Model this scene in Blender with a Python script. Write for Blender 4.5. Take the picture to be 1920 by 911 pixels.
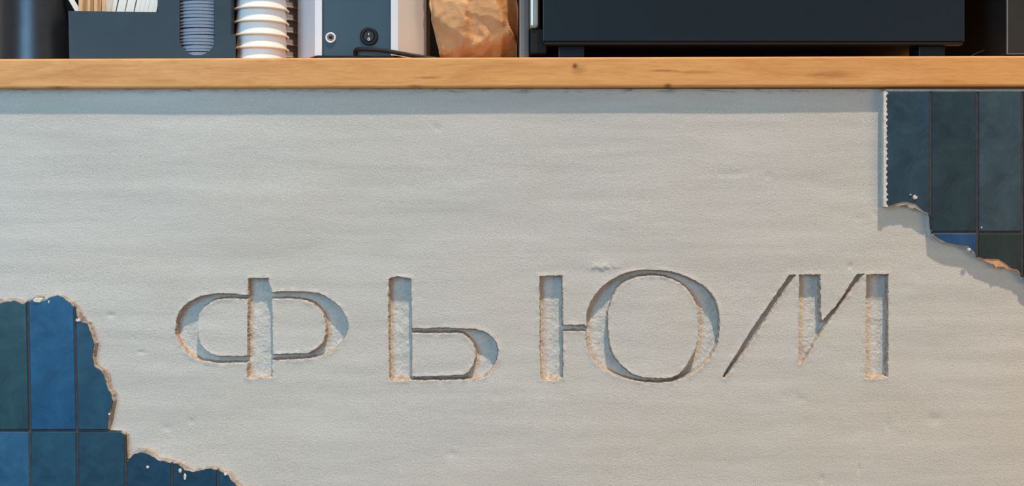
import bpy, bmesh, math, random
import numpy as np
from mathutils import Vector
from mathutils.geometry import tessellate_polygon

for o in list(bpy.data.objects):
    bpy.data.objects.remove(o, do_unlink=True)
scene = bpy.context.scene
COL = scene.collection
random.seed(7)

# ------------------------------------------------------------------ camera
S = 0.00075            # metres per photo pixel on the plaster plane (Y = 0)
D = 1.8                # camera distance from the plaster
CXP, HYP = 960.0, 430.0
FLOOR_PY = 1513.0
CZ = (FLOOR_PY - HYP) * S

def W(px, py, Y=0.0):
    k = (D + Y) / D
    return Vector(((px - CXP) * S * k, Y, CZ + (HYP - py) * S * k))

cam_d = bpy.data.cameras.new('camera')
cam_d.sensor_fit = 'HORIZONTAL'
cam_d.sensor_width = 36.0
cam_d.lens = 36.0 * (D / S) / 1920.0
cam_d.shift_y = (HYP - 455.5) / 1920.0
cam = bpy.data.objects.new('camera', cam_d)
cam.location = (0, -D, CZ)
cam.rotation_euler = (math.radians(90), 0, 0)
COL.objects.link(cam)
scene.camera = cam

# ------------------------------------------------------------------ world, lights, exposure
world = bpy.data.worlds.new('room_ambient')
scene.world = world
world.use_nodes = True
bg = world.node_tree.nodes['Background']
bg.inputs[0].default_value = (1.0, 0.96, 0.93, 1)
bg.inputs[1].default_value = 0.31

def add_light(name, kind, loc, target, energy, color, **kw):
    l = bpy.data.lights.new(name, kind)
    l.energy = energy
    l.color = color
    for k, v in kw.items():
        setattr(l, k, v)
    o = bpy.data.objects.new(name, l)
    o.location = loc
    d = Vector(target) - Vector(loc)
    o.rotation_euler = d.to_track_quat('-Z', 'Y').to_euler()
    COL.objects.link(o)
    return o

SUN = Vector((-0.36, 1.0, -2.55))
add_light('key_sun', 'SUN', (0.6, -3.0, 4.08), (0.0, 0.0, 0.0), 4.0, (1.0, 0.78, 0.57), angle=math.radians(1.6)).rotation_euler = SUN.to_track_quat('-Z', 'Y').to_euler()
add_light('window_daylight', 'AREA', (-1.35, -2.2, 1.35), (-0.90, 0, 0.95), 37, (0.36, 0.72, 1.0), shape='RECTANGLE', size=1.1, size_y=1.5)
add_light('warm_room_lamp', 'AREA', (2.4, -1.8, 0.40), (0.8, 0, 0.35), 21, (1.0, 0.64, 0.36), shape='RECTANGLE', size=1.2, size_y=1.0)

vs = scene.view_settings
vs.view_transform = 'Standard'
vs.look = 'None'
vs.gamma = 1.0
vs.use_curve_mapping = False
vs.exposure = 0.0

# ------------------------------------------------------------------ materials
def lin(c):
    out = []
    for v in c:
        v = v / 255.0
        out.append(v / 12.92 if v <= 0.04045 else ((v + 0.055) / 1.055) ** 2.4)
    return (*out, 1.0)

class NT:
    def __init__(self, name):
        self.m = bpy.data.materials.new(name)
        self.m.use_nodes = True
        self.t = self.m.node_tree
        self.b = self.t.nodes['Principled BSDF']
        self.co = None
    def n(self, typ, **kw):
        nd = self.t.nodes.new(typ)
        for k, v in kw.items():
            setattr(nd, k, v)
        return nd
    def l(self, a, b):
        self.t.links.new(a, b)
    def coords(self, scale=(1, 1, 1), gen='Object', rot=(0, 0, 0)):
        if self.co is None:
            self.co = self.n('ShaderNodeTexCoord')
        mp = self.n('ShaderNodeMapping')
        mp.inputs['Scale'].default_value = scale
        mp.inputs['Rotation'].default_value = rot
        self.l(self.co.outputs[gen], mp.inputs[0])
        return mp.outputs[0]
    def noise(self, vec, scale, detail=4, rough=0.55, dist=0.0):
        nd = self.n('ShaderNodeTexNoise')
        nd.inputs['Scale'].default_value = scale
        nd.inputs['Detail'].default_value = detail
        nd.inputs['Roughness'].default_value = rough
        nd.inputs['Distortion'].default_value = dist
        self.l(vec, nd.inputs['Vector'])
        return nd.outputs['Fac']
    def ramp(self, fac, stops):
        r = self.n('ShaderNodeValToRGB')
        e = r.color_ramp.elements
        while len(e) < len(stops):
            e.new(0.5)
        for i, (p, c) in enumerate(stops):
            e[i].position = p
            e[i].color = c if len(c) == 4 else (*c, 1)
        self.l(fac, r.inputs[0])
        return r.outputs[0]
    def mix(self, fac, a, b, mode='MIX'):
        nd = self.n('ShaderNodeMix', data_type='RGBA', blend_type=mode)
        if isinstance(fac, (int, float)):
            nd.inputs[0].default_value = fac
        else:
            self.l(fac, nd.inputs[0])
        for s, v in ((6, a), (7, b)):
            if isinstance(v, tuple):
                nd.inputs[s].default_value = v
            else:
                self.l(v, nd.inputs[s])
        return nd.outputs[2]
    def math(self, op, a, b=0.0):
        nd = self.n('ShaderNodeMath', operation=op)
        for i, v in enumerate((a, b)):
            if isinstance(v, (int, float)):
                nd.inputs[i].default_value = v
            else:
                self.l(v, nd.inputs[i])
        return nd.outputs[0]
    def bump(self, h, strength, dist, normal=None):
        nd = self.n('ShaderNodeBump')
        nd.inputs['Strength'].default_value = strength
        nd.inputs['Distance'].default_value = dist
        self.l(h, nd.inputs['Height'])
        if normal is not None:
            self.l(normal, nd.inputs['Normal'])
        return nd.outputs[0]
    def set(self, color=None, rough=None, metal=None, normal=None, spec=None, coat=None):
        b = self.b
        if color is not None:
            if isinstance(color, tuple):
                b.inputs['Base Color'].default_value = color
            else:
                self.l(color, b.inputs['Base Color'])
        if rough is not None:
            if isinstance(rough, (int, float)):
                b.inputs['Roughness'].default_value = rough
            else:
                self.l(rough, b.inputs['Roughness'])
        if metal is not None:
            b.inputs['Metallic'].default_value = metal
        if normal is not None:
            self.l(normal, b.inputs['Normal'])
        if spec is not None:
            b.inputs['Specular IOR Level'].default_value = spec
        if coat is not None:
            b.inputs['Coat Weight'].default_value = coat
        return self.m

def simple(name, rgb, rough=0.5, metal=0.0, spec=0.5, var=0.12, nscale=40, bump=0.0, bscale=300):
    t = NT(name)
    v = t.coords()
    c = lin(rgb)
    f = t.noise(v, nscale, 5)
    lo = tuple(x * (1 - var) for x in c[:3]) + (1,)
    hi = tuple(min(1, x * (1 + var)) for x in c[:3]) + (1,)
    col = t.ramp(f, [(0.3, lo), (0.7, hi)])
    nm = None
    if bump:
        nm = t.bump(t.noise(v, bscale, 4), bump, 0.001)
    return t.set(col, rough, metal, nm, spec)

def plaster_mat(name, base, grain=0.6, gscale=1.0, scuff=0.0):
    t = NT(name)
    v = t.coords(gen='Object')
    streak = t.noise(t.coords((1.2, 1.0, 13.0), 'Object', (0, math.radians(1.5), 0)), 3.2, 6, 0.6, 0.4)
    blotch = t.noise(v, 5.0, 5, 0.6)
    c = lin(base)
    lo = tuple(x * 0.90 for x in c[:3]) + (1,)
    hi = tuple(x * 1.09 for x in c[:3]) + (1,)
    col = t.ramp(streak, [(0.30, lo), (0.70, hi)])
    warm = (c[0] * 0.98, c[1] * 0.93, c[2] * 0.86, 1)
    col = t.mix(t.ramp(blotch, [(0.45, (0, 0, 0, 1)), (0.72, (0.6, 0.6, 0.6, 1))]), col, warm)
    g = t.noise(v, 560 * gscale, 3, 0.75)
    col = t.mix(0.30, col, t.ramp(g, [(0.33, (0.55, 0.55, 0.55, 1)), (0.62, (1.25, 1.25, 1.25, 1))]), 'MULTIPLY')
    h = t.math('ADD', t.math('MULTIPLY', t.noise(v, 430 * gscale, 4, 0.7), 1.0),
               t.math('MULTIPLY', t.noise(t.coords((1, 1, 2.2)), 110 * gscale, 3, 0.6), 0.35))
    nm = t.bump(h, grain, 0.0016)
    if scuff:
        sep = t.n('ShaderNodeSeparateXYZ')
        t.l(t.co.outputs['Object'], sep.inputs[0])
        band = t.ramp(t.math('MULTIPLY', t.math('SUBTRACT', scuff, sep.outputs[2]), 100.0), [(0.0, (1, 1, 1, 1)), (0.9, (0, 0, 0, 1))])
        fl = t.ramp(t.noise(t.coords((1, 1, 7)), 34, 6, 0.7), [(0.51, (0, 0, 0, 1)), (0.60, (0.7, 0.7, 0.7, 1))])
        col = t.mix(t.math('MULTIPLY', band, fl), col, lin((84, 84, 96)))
    return t.set(col, 0.92, 0, nm, 0.15)

M = {}
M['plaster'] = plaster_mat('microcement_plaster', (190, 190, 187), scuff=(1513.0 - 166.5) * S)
M['recess'] = plaster_mat('rough_recess_plaster', (196, 196, 193), 0.9, 0.8)
M['cut'] = simple('raw_cut_plaster', (166, 152, 140), 0.95, var=0.4, nscale=160, bump=0.6)
M['mortar'] = simple('cream_mortar', (172, 166, 158), 0.95, var=0.3, nscale=90, bump=0.9)
M['white_mortar'] = simple('white_chipped_mortar', (200, 198, 194), 0.95, var=0.2, nscale=140, bump=0.8)
def clay_mat():
    t = NT('fired_clay_body')
    v = t.coords()
    col = t.ramp(t.noise(v, 55, 5, 0.65), [(0.30, lin((104, 84, 70))), (0.46, lin((160, 146, 134))), (0.68, lin((184, 178, 172)))])
    return t.set(col, 0.92, 0, t.bump(t.noise(v, 300, 4), 0.6, 0.001), 0.2)
M['bisque'] = clay_mat()
M['tan_clay'] = simple('tan_clay_body', (196, 148, 112), 0.9, var=0.2, nscale=110, bump=0.5)
M['grout'] = simple('dark_brown_grout', (62, 55, 56), 0.9, var=0.3, nscale=120, bump=0.5)

def _kn(px, py, rx, rz, amt):     # wood marks on the front edge, board coordinates
    return ((px - CXP) * S, W(0, py, -0.0150).z - W(0, 165.5, -0.0150).z, rx * S, rz * S, amt)
KNOTS = [_kn(1077, 122, 7, 7, .9), _kn(1083, 130, 18, 12, .35), _kn(1250, 160, 9, 7, .7), _kn(806, 144, 34, 4, .45), _kn(1300, 134, 70, 4, .35), _kn(1550, 138, 60, 9, .35), _kn(1240, 131, 40, 3, .5), _kn(115, 162, 25, 4, .6), _kn(780, 160, 22, 4, .5)]
def wood_mat():
    t = NT('oiled_oak')
    v = t.coords((1.0, 3.0, 7.0), rot=(0, math.radians(12), 0))
    warp = t.noise(t.coords((1.0, 1, 3.0)), 2.6, 3, 0.5, 0.9)
    n1 = t.noise(v, 6.0, 7, 0.62, 1.6)
    n2 = t.noise(t.coords((3.0, 12, 36), rot=(0, math.radians(9), 0)), 9.0, 7, 0.68, 0.9)
    col = t.ramp(n1, [(0.25, lin((188, 130, 78))), (0.48, lin((206, 152, 96))), (0.75, lin((220, 168, 112)))])
    col = t.mix(t.ramp(warp, [(0.35, (0, 0, 0, 1)), (0.7, (0.55, 0.55, 0.55, 1))]), col, lin((214, 156, 92)))
    col = t.mix(0.55, col, t.ramp(n2, [(0.30, (0.72, 0.62, 0.52, 1)), (0.54, (1, 1, 1, 1))]), 'MULTIPLY')
    for kx, kz, rx, rz, amt in KNOTS:
        sub = t.n('ShaderNodeVectorMath', operation='SUBTRACT')
        t.l(t.coords(), sub.inputs[0]); sub.inputs[1].default_value = (kx, 0, kz)
        mul = t.n('ShaderNodeVectorMath', operation='MULTIPLY')
        t.l(sub.outputs[0], mul.inputs[0]); mul.inputs[1].default_value = (1 / rx, 0, 1 / rz)
        ln = t.n('ShaderNodeVectorMath', operation='LENGTH')
        t.l(mul.outputs[0], ln.inputs[0])
        dd = t.math('ADD', ln.outputs['Value'], t.math('MULTIPLY', t.math('SUBTRACT', n2, 0.5), 1.6))
        col = t.mix(t.ramp(dd, [(0.25, (amt, amt, amt, 1)), (1.0, (0, 0, 0, 1))]), col, lin((96, 52, 28)))
    nm = t.bump(n2, 0.25, 0.001)
    return t.set(col, 0.55, 0, nm, 0.22)
M['oak'] = wood_mat()

def tile_mat(rgb):
    t = NT('glazed_tile_%d_%d_%d' % rgb)
    v = t.coords()
    c = lin(rgb)
    f = t.noise(v, 19, 7, 0.68, 0.6)
    lo = tuple(x * 0.62 for x in c[:3]) + (1,)
    hi = (c[0] * 1.9, c[1] * 1.55, c[2] * 1.35, 1)
    col = t.ramp(f, [(0.30, lo), (0.72, hi)])
    sp = t.noise(v, 420, 2, 0.5)
    col = t.mix(t.ramp(sp, [(0.70, (0, 0, 0, 1)), (0.78, (0.25, 0.25, 0.25, 1))]), col, lin((120, 140, 150)))
    wob = t.math('ADD', t.noise(v, 17, 2, 0.4), t.math('MULTIPLY', t.noise(v, 170, 3, 0.6), 0.05))
    nm = t.bump(wob, 0.22, 0.006)
    rg = t.ramp(t.noise(v, 30, 4), [(0.3, (0.30, 0.30, 0.30, 1)), (0.7, (0.46, 0.46, 0.46, 1))])
    return t.set(col, rg, 0, nm, 0.3)

M['navy_panel'] = simple('dark_blue_grey_lacquer', (44, 59, 70), 0.55, spec=0.3, var=0.12, nscale=22)
M['appliance_panel'] = simple('petrol_blue_panel', (50, 72, 86), 0.42, spec=0.4, var=0.08, nscale=14)
M['machine_panel'] = simple('machine_dark_enamel', (17, 32, 43), 0.34, spec=0.35, var=0.06, nscale=8)
M['black_gloss'] = simple('black_gloss_metal', (68, 72, 78), 0.37, metal=0.85, spec=0.6, var=0.1)
M['black'] = simple('black_plastic', (16, 15, 15), 0.5, spec=0.3, var=0.2)
M['dark_box'] = simple('dark_grey_enamel', (40, 41, 42), 0.5, spec=0.3, var=0.08)
M['edge_grey'] = simple('pale_grey_edge', (120, 126, 128), 0.4, var=0.1)  # plain pale grey for thin edge strips and the wire
M['white_metal'] = simple('white_powder_coat', (212, 215, 224), 0.35, spec=0.5, var=0.03, nscale=10)
M['white_print'] = simple('white_print', (225, 225, 225), 0.6, var=0.03)
M['chrome'] = simple('brushed_steel', (190, 194, 198), 0.22, metal=1.0, var=0.08)
M['side_steel'] = simple('pale_side_steel', (170, 172, 174), 0.25, metal=0.5, var=0.1, nscale=20)
M['grey_metal'] = simple('dull_grey_metal', (112, 110, 107), 0.45, metal=0.3, var=0.15, nscale=10)
M['paper_cup'] = simple('cream_paper', (236, 236, 236), 0.75, spec=0.2, var=0.03)
M['paper_rim'] = simple('peach_rolled_rim', (228, 205, 182), 0.75, spec=0.2, var=0.05)
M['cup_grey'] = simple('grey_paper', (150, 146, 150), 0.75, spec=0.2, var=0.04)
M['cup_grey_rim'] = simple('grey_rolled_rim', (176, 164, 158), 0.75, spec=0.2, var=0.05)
M['stick_wood'] = simple('birch_stick', (205, 170, 130), 0.8, var=0.25, nscale=60)
M['stick_white'] = simple('white_paper_sleeve', (226, 222, 216), 0.8, var=0.06, nscale=50)
M['back_wall'] = simple('backbar_darkness', (17, 13, 12), 0.9, spec=0.1, var=0.2)  # near-black colour stands in for the darkness behind the counter
M['floor'] = simple('grey_floor_screed', (84, 82, 80), 0.7, var=0.15, nscale=5)

def kraft_mat():
    t = NT('kraft_paper')
    v = t.coords()
    col = t.ramp(t.noise(v, 22, 6, 0.6), [(0.3, lin((176, 132, 92))), (0.7, lin((204, 160, 116)))])
    nm = t.bump(t.noise(v, 120, 5, 0.6, 0.8), 0.35, 0.002)
    vo = t.n('ShaderNodeTexVoronoi', feature='F1')
    vo.inputs['Scale'].default_value = 1.0
    dst = t.n('ShaderNodeVectorMath', operation='ADD')
    nz = t.n('ShaderNodeTexNoise'); nz.inputs['Scale'].default_value = 30
    t.l(t.coords((42, 42, 52)), dst.inputs[0]); t.l(nz.outputs['Color'], dst.inputs[1]); t.l(t.coords(), nz.inputs['Vector'])
    t.l(dst.outputs[0], vo.inputs['Vector'])
    nm = t.bump(vo.outputs['Distance'], 0.45, 0.008, nm)
    return t.set(col, 0.72, 0, nm, 0.25)
M['kraft'] = kraft_mat()

def clear_mat():
    t = NT('clear_plastic')
    t.set(lin((146, 164, 190)), 0.07, 0, None, 1.0)
    tr = t.n('ShaderNodeBsdfTransparent')
    tr.inputs[0].default_value = (0.86, 0.91, 0.96, 1)
    mx = t.n('ShaderNodeMixShader')
    fr = t.n('ShaderNodeLayerWeight')
    fr.inputs[0].default_value = 0.35
    f = t.math('ADD', t.math('MULTIPLY', fr.outputs['Facing'], 0.36), 0.55)
    out = t.t.nodes['Material Output']
    t.l(f, mx.inputs[0])
    t.l(tr.outputs[0], mx.inputs[1])
    t.l(t.b.outputs[0], mx.inputs[2])
    t.l(mx.outputs[0], out.inputs[0])
    return t.m
M['clear'] = clear_mat()

# ------------------------------------------------------------------ object helpers
WORG = {}

def tag(o, label=None, cat=None, group=None, kind=None):
    if label: o['label'] = label
    if cat: o['category'] = cat
    if group: o['group'] = group
    if kind: o['kind'] = kind
    return o

def place(o, org, parent):
    org = Vector(org)
    WORG[o.name] = org
    if parent is not None:
        o.parent = parent
        o.location = org - WORG[parent.name]
    else:
        o.location = org

def thing(name, label, cat, loc, group=None):
    o = bpy.data.objects.new(name, None)
    o.empty_display_size = 0.02
    COL.objects.link(o)
    place(o, loc, None)
    return tag(o, label, cat, group)

def mk(name, verts, faces, mats, parent=None, smooth=False, fmat=None, org=None):
    vs_ = np.array([tuple(v) for v in verts], dtype=float).reshape(-1, 3)
    if org is None:
        lo, hi = vs_.min(0), vs_.max(0)
        org = ((lo[0] + hi[0]) / 2, (lo[1] + hi[1]) / 2, lo[2])
    me = bpy.data.meshes.new(name)
    me.from_pydata((vs_ - np.array(tuple(org))).tolist(), [], [list(f) for f in faces])
    for m in (mats if isinstance(mats, (list, tuple)) else [mats]):
        me.materials.append(m)
    if fmat is not None:
        me.polygons.foreach_set('material_index', fmat)
    me.polygons.foreach_set('use_smooth', [bool(smooth)] * len(me.polygons))
    me.update()
    o = bpy.data.objects.new(name, me)
    COL.objects.link(o)
    place(o, org, parent)
    return o

def fix_normals(o):
    bm = bmesh.new()
    bm.from_mesh(o.data)
    bmesh.ops.recalc_face_normals(bm, faces=bm.faces)
    bm.to_mesh(o.data)
    bm.free()
    return o

def bbox_geo(x0, x1, y0, y1, z0, z1, bev=0.001, seg=2):
    bm = bmesh.new()
    bmesh.ops.create_cube(bm, size=1)
    for v in bm.verts:
        v.co = Vector((x0 + (v.co.x + .5) * (x1 - x0), y0 + (v.co.y + .5) * (y1 - y0), z0 + (v.co.z + .5) * (z1 - z0)))
    if bev > 0:
        bmesh.ops.bevel(bm, geom=list(bm.edges), offset=bev, segments=seg, profile=0.5, affect='EDGES')
    bm.verts.index_update()
    V = [v.co.copy() for v in bm.verts]
    F = [[v.index for v in f.verts] for f in bm.faces]
    bm.free()
    return V, F

def box(name, x0, x1, y0, y1, z0, z1, mat, parent=None, bev=0.001, seg=2):
    V, F = bbox_geo(x0, x1, y0, y1, z0, z1, bev, seg)
    return mk(name, V, F, mat, parent)

def prism_geo(poly, ya, yb, ring=None):
    """poly: list of (X,Z) world points; front at ya, back at yb. ring: optional front ring (X,Z)."""
    n = len(poly)
    fr = ring if ring is not None else poly
    V = [Vector((p[0], ya, p[1])) for p in fr] + [Vector((p[0], yb, p[1])) for p in poly]
    tris = tessellate_polygon([[Vector((p[0], p[1], 0)) for p in fr]])
    F = [list(t) for t in tris] + [[a + n for a in t][::-1] for t in tessellate_polygon([[Vector((p[0], p[1], 0)) for p in poly]])]
    nf = len(F)
    for i in range(n):
        j = (i + 1) % n
        F.append([i, j, j + n, i + n])
    return V, F, nf

def lathe_geo(prof, c, seg=48, close=False):
    V, F = [], []
    n = len(prof)
    for i in range(seg):
        a = 2 * math.pi * i / seg
        for r, z in prof:
            V.append(Vector((c[0] + r * math.cos(a), c[1] + r * math.sin(a), c[2] + z)))
    for i in range(seg):
        k = (i + 1) % seg
        for j in range(n if close else n - 1):
            j2 = (j + 1) % n
            F.append([i * n + j, k * n + j, k * n + j2, i * n + j2])
    return V, F

def lathe(name, prof, c, mat, parent=None, seg=48, close=False, smooth=True):
    V, F = lathe_geo(prof, c, seg, close)
    o = fix_normals(mk(name, V, F, mat, parent, smooth))
    o.data.set_sharp_from_angle(angle=math.radians(38))
    return o

def tube(name, pts, r, mat, parent=None, seg=10, flat=1.0):
    pts = [Vector(p) for p in pts]
    # Catmull-Rom resample
    P = []
    for i in range(len(pts) - 1):
        p0, p1, p2, p3 = pts[max(i - 1, 0)], pts[i], pts[i + 1], pts[min(i + 2, len(pts) - 1)]
        for k in range(8):
            t = k / 8
            P.append(0.5 * ((2 * p1) + (p2 - p0) * t + (2 * p0 - 5 * p1 + 4 * p2 - p3) * t * t + (3 * p1 - p0 - 3 * p2 + p3) * t ** 3))
    P.append(pts[-1])
    V, F = [], []
    for i, p in enumerate(P):
        d = (P[min(i + 1, len(P) - 1)] - P[max(i - 1, 0)]).normalized()
        u = d.cross(Vector((0, 1, 0)))
        u = u.normalized() if u.length > 1e-4 else Vector((1, 0, 0))
        w = d.cross(u).normalized()
        for k in range(seg):
            a = 2 * math.pi * k / seg
            V.append(p + u * r * math.cos(a) + w * r * flat * math.sin(a))
    for i in range(len(P) - 1):
        for k in range(seg):
            k2 = (k + 1) % seg
            F.append([i * seg + k, i * seg + k2, (i + 1) * seg + k2, (i + 1) * seg + k])
    F.append(list(range(seg))[::-1])
    F.append([(len(P) - 1) * seg + k for k in range(seg)])
    return fix_normals(mk(name, V, F, mat, parent, True))

def copy_tree(o, parent, loc):
    c = o.copy()
    COL.objects.link(c)
    c.parent = parent
    c.location = loc
    for ch in o.children:
        copy_tree(ch, c, ch.location.copy())
    return c

# numpy value noise
RT = np.random.RandomState(11).rand(256, 256)
def vnoise(x, y, seed=0):
    x = np.asarray(x, float) + seed * 17.13
    y = np.asarray(y, float) + seed * 31.7
    xi = np.floor(x).astype(int); yi = np.floor(y).astype(int)
    fx = x - xi; fy = y - yi
    fx = fx * fx * (3 - 2 * fx); fy = fy * fy * (3 - 2 * fy)
    a = RT[xi % 256, yi % 256]; b = RT[(xi + 1) % 256, yi % 256]
    c = RT[xi % 256, (yi + 1) % 256]; d = RT[(xi + 1) % 256, (yi + 1) % 256]
    return (a * (1 - fx) + b * fx) * (1 - fy) + (c * (1 - fx) + d * fx) * fy - 0.5

# ------------------------------------------------------------------ structure: floor, back wall
TILE_T = 0.0122      # how far the tile face stands proud of the plaster
TOP_C = 0.0150       # countertop overhang beyond the plaster
LET_D = 0.0130      # depth of the engraved letters

tag(mk('floor', [(-3, -4.5, 0), (3, -4.5, 0), (3, 2.4, 0), (-3, 2.4, 0)], [[0, 1, 2, 3]], M['floor']), kind='structure')
o = box('wall_back', -2.2, 2.2, 1.60, 1.70, 0.0, 2.7, M['back_wall'], bev=0)
tag(o, kind='structure')

# ------------------------------------------------------------------ structure: plaster counter front with engraved letters
def pts_of(z, x0, y0=490.0, s=3.645):
    return np.array([(x0 + a / s, y0 + b / s) for a, b in z])

def smooth_closed(p, k=6):
    n = len(p); out = []
    for i in range(n):
        p0, p1, p2, p3 = p[i - 1], p[i], p[(i + 1) % n], p[(i + 2) % n]
        for j in range(k):
            t = j / k
            out.append(0.5 * ((2 * p1) + (p2 - p0) * t + (2 * p0 - 5 * p1 + 4 * p2 - p3) * t * t + (3 * p1 - p0 - 3 * p2 + p3) * t ** 3))
    return np.array(out)

def sdf_poly(X, Y, P):
    """signed distance, positive inside"""
    d2 = np.full(X.shape, 1e18)
    ins = np.zeros(X.shape, bool)
    n = len(P)
    for i in range(n):
        ax, ay = P[i]; bx, by = P[(i + 1) % n]
        ex, ey = bx - ax, by - ay
        L = ex * ex + ey * ey + 1e-12
        t = np.clip(((X - ax) * ex + (Y - ay) * ey) / L, 0, 1)
        dx = X - ax - t * ex; dy = Y - ay - t * ey
        d2 = np.minimum(d2, dx * dx + dy * dy)
        if abs(ey) > 1e-9:
            cond = ((ay > Y) != (by > Y)) & (X < ex * (Y - ay) / ey + ax)
            ins ^= cond
    d = np.sqrt(d2)
    return np.where(ins, d, -d)

def letter_ef(X, Y):
    x0 = 300.0
    stem = pts_of([(603, 118), (740, 116), (745, 150), (760, 190), (765, 400), (766, 790), (620, 800), (598, 795), (598, 600), (600, 400)], x0)
    outer = pts_of([(600, 230), (480, 222), (380, 222), (300, 235), (230, 262), (170, 300), (135, 345), (115, 395), (108, 440), (110, 500), (130, 555), (165, 600), (210, 645), (270, 675), (340, 690), (450, 697), (610, 690), (780, 675), (900, 672), (1010, 665), (1090, 650), (1160, 625), (1220, 580), (1260, 525), (1285, 460), (1285, 420), (1265, 370), (1230, 315), (1170, 265), (1100, 225), (1040, 213), (900, 206), (770, 212)], x0)
    il = pts_of([(605, 258), (480, 253), (410, 258), (350, 280), (300, 315), (270, 360), (260, 420), (260, 500), (272, 560), (300, 600), (345, 632), (400, 648), (500, 650), (612, 648)], x0)
    ir = pts_of([(765, 258), (900, 256), (980, 265), (1040, 285), (1090, 325), (1120, 370), (1132, 430), (1132, 500), (1115, 555), (1075, 595), (1010, 630), (900, 632), (770, 637)], x0)
    b = np.minimum(np.minimum(sdf_poly(X, Y, smooth_closed(outer, 4)), -sdf_poly(X, Y, il)), -sdf_poly(X, Y, ir))
    return np.maximum(sdf_poly(X, Y, stem), b)

def letter_soft(X, Y):
    x0 = 690.0
    stem = pts_of([(140, 122), (200, 103), (292, 118), (297, 300), (300, 460), (300, 812), (160, 818), (148, 795), (140, 450)], x0)
    outer = pts_of([(290, 455), (380, 462), (460, 455), (560, 455), (640, 462), (730, 462), (790, 480), (850, 520), (880, 560), (890, 610), (885, 660), (865, 710), (830, 760), (790, 795), (740, 805), (640, 808), (500, 812), (290, 812)], x0)
    inner = pts_of([(300, 490), (450, 492), (600, 490), (650, 497), (690, 525), (720, 565), (735, 610), (735, 660), (720, 710), (690, 755), (650, 778), (560, 782), (450, 786), (300, 790)], x0)
    return np.maximum(sdf_poly(X, Y, stem), np.minimum(sdf_poly(X, Y, outer), -sdf_poly(X, Y, inner)))

def letter_yu(X, Y):
    x0 = 990.0
    stem = pts_of([(80, 102), (235, 98), (237, 450), (240, 800), (180, 812), (90, 808), (80, 600)], x0)
    bar = pts_of([(230, 438), (385, 432), (415, 480), (230, 478)], x0)
    outer = pts_of([(400, 430), (402, 360), (420, 300), (450, 245), (500, 180), (570, 130), (640, 92), (720, 68), (800, 60), (900, 62), (990, 75), (1080, 105), (1160, 145), (1230, 195), (1270, 250), (1298, 320), (1308, 400), (1305, 500), (1290, 580), (1250, 650), (1190, 715), (1120, 770), (1040, 805), (960, 825), (870, 830), (760, 822), (660, 798), (570, 765), (500, 720), (440, 660), (405, 580), (395, 500)], x0)
    inner = pts_of([(545, 400), (550, 340), (570, 270), (605, 195), (660, 145), (730, 112), (800, 100), (880, 98), (960, 115), (1040, 150), (1090, 195), (1130, 250), (1155, 320), (1165, 400), (1163, 500), (1150, 580), (1120, 650), (1080, 720), (1020, 780), (950, 797), (860, 797), (770, 790), (690, 755), (620, 690), (580, 630), (555, 540)], x0)
    o_ = np.minimum(sdf_poly(X, Y, smooth_closed(outer, 4)), -sdf_poly(X, Y, smooth_closed(inner, 4)))
    return np.maximum(np.maximum(sdf_poly(X, Y, stem), sdf_poly(X, Y, bar)), o_)

def letter_em(X, Y):
    x0 = 1340.0
    d1 = pts_of([(515, 92), (552, 95), (318, 445), (182, 650), (68, 800), (52, 788), (160, 620), (268, 445)], x0)
    s1 = pts_of([(578, 92), (722, 92), (722, 340), (735, 420), (745, 460), (600, 690), (572, 700)], x0)
    d2 = pts_of([(978, 85), (1022, 85), (745, 460), (600, 700), (575, 695), (720, 425), (830, 305)], x0)
    s2 = pts_of([(1038, 92), (1185, 90), (1183, 790), (1100, 805), (1030, 795)], x0)
    return np.maximum(np.maximum(sdf_poly(X, Y, d1), sdf_poly(X, Y, s1)), np.maximum(sdf_poly(X, Y, d2), sdf_poly(X, Y, s2)))

def axis(segs):
    out = []
    for a, b, st in segs:
        n = max(1, int(round((b - a) / st)))
        out += list(np.linspace(a, b, n, endpoint=False))
    out.append(segs[-1][1])
    return np.array(out)

WALL_TOP_PY = 166.5
xs = axis([(-700, -20, 20), (-20, 322, 5), (322, 660, 1.3), (660, 722, 3), (722, 942, 1.3), (942, 1004, 3), (1004, 1672, 1.3), (1672, 1940, 5), (1940, 2620, 20)])
ys = axis([(WALL_TOP_PY, 498, 4.5), (498, 722, 1.3), (722, 940, 4.5), (940, FLOOR_PY, 20)])
GX, GY = np.meshgrid(xs, ys)
n_r, n_c = GX.shape
iy = np.where((ys >= 490) & (ys <= 730))[0]
r0, r1 = iy[0], iy[-1] + 1
depth = np.zeros_like(GX)
ncut = np.zeros_like(GX)                       # 0 none, else letter number
sdall = np.full(GX.shape, -50.0)
gsl = np.zeros_like(GX)
jag = 1.2 * vnoise(GX / 7.0, GY / 7.0, 1) + 1.1 * vnoise(GX / 2.6, GY / 2.6, 2)
for k, (fn, xa, xb) in enumerate(((letter_ef, 320, 664), (letter_soft, 718, 946), (letter_yu, 1000, 1362), (letter_em, 1346, 1676))):
    ix = np.where((xs >= xa) & (xs <= xb))[0]
    c0, c1 = ix[0], ix[-1] + 1
    clean = fn(GX[r0:r1, c0:c1], GY[r0:r1, c0:c1])
    gy_ = np.gradient(clean, ys[r0:r1], axis=0)
    sd = clean + jag[r0:r1, c0:c1]
    better = sd > sdall[r0:r1, c0:c1]
    gsl[r0:r1, c0:c1] = np.where(better, gy_, gsl[r0:r1, c0:c1])
    sub = sdall[r0:r1, c0:c1]
    lab = ncut[r0:r1, c0:c1]
    lab[sd > np.maximum(sub, -0.6)] = k + 1
    sdall[r0:r1, c0:c1] = np.maximum(sub, sd)
lowness = np.clip((-gsl - 0.45) / 0.5, 0, 1)          # lower rims were cut as a slope
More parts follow.
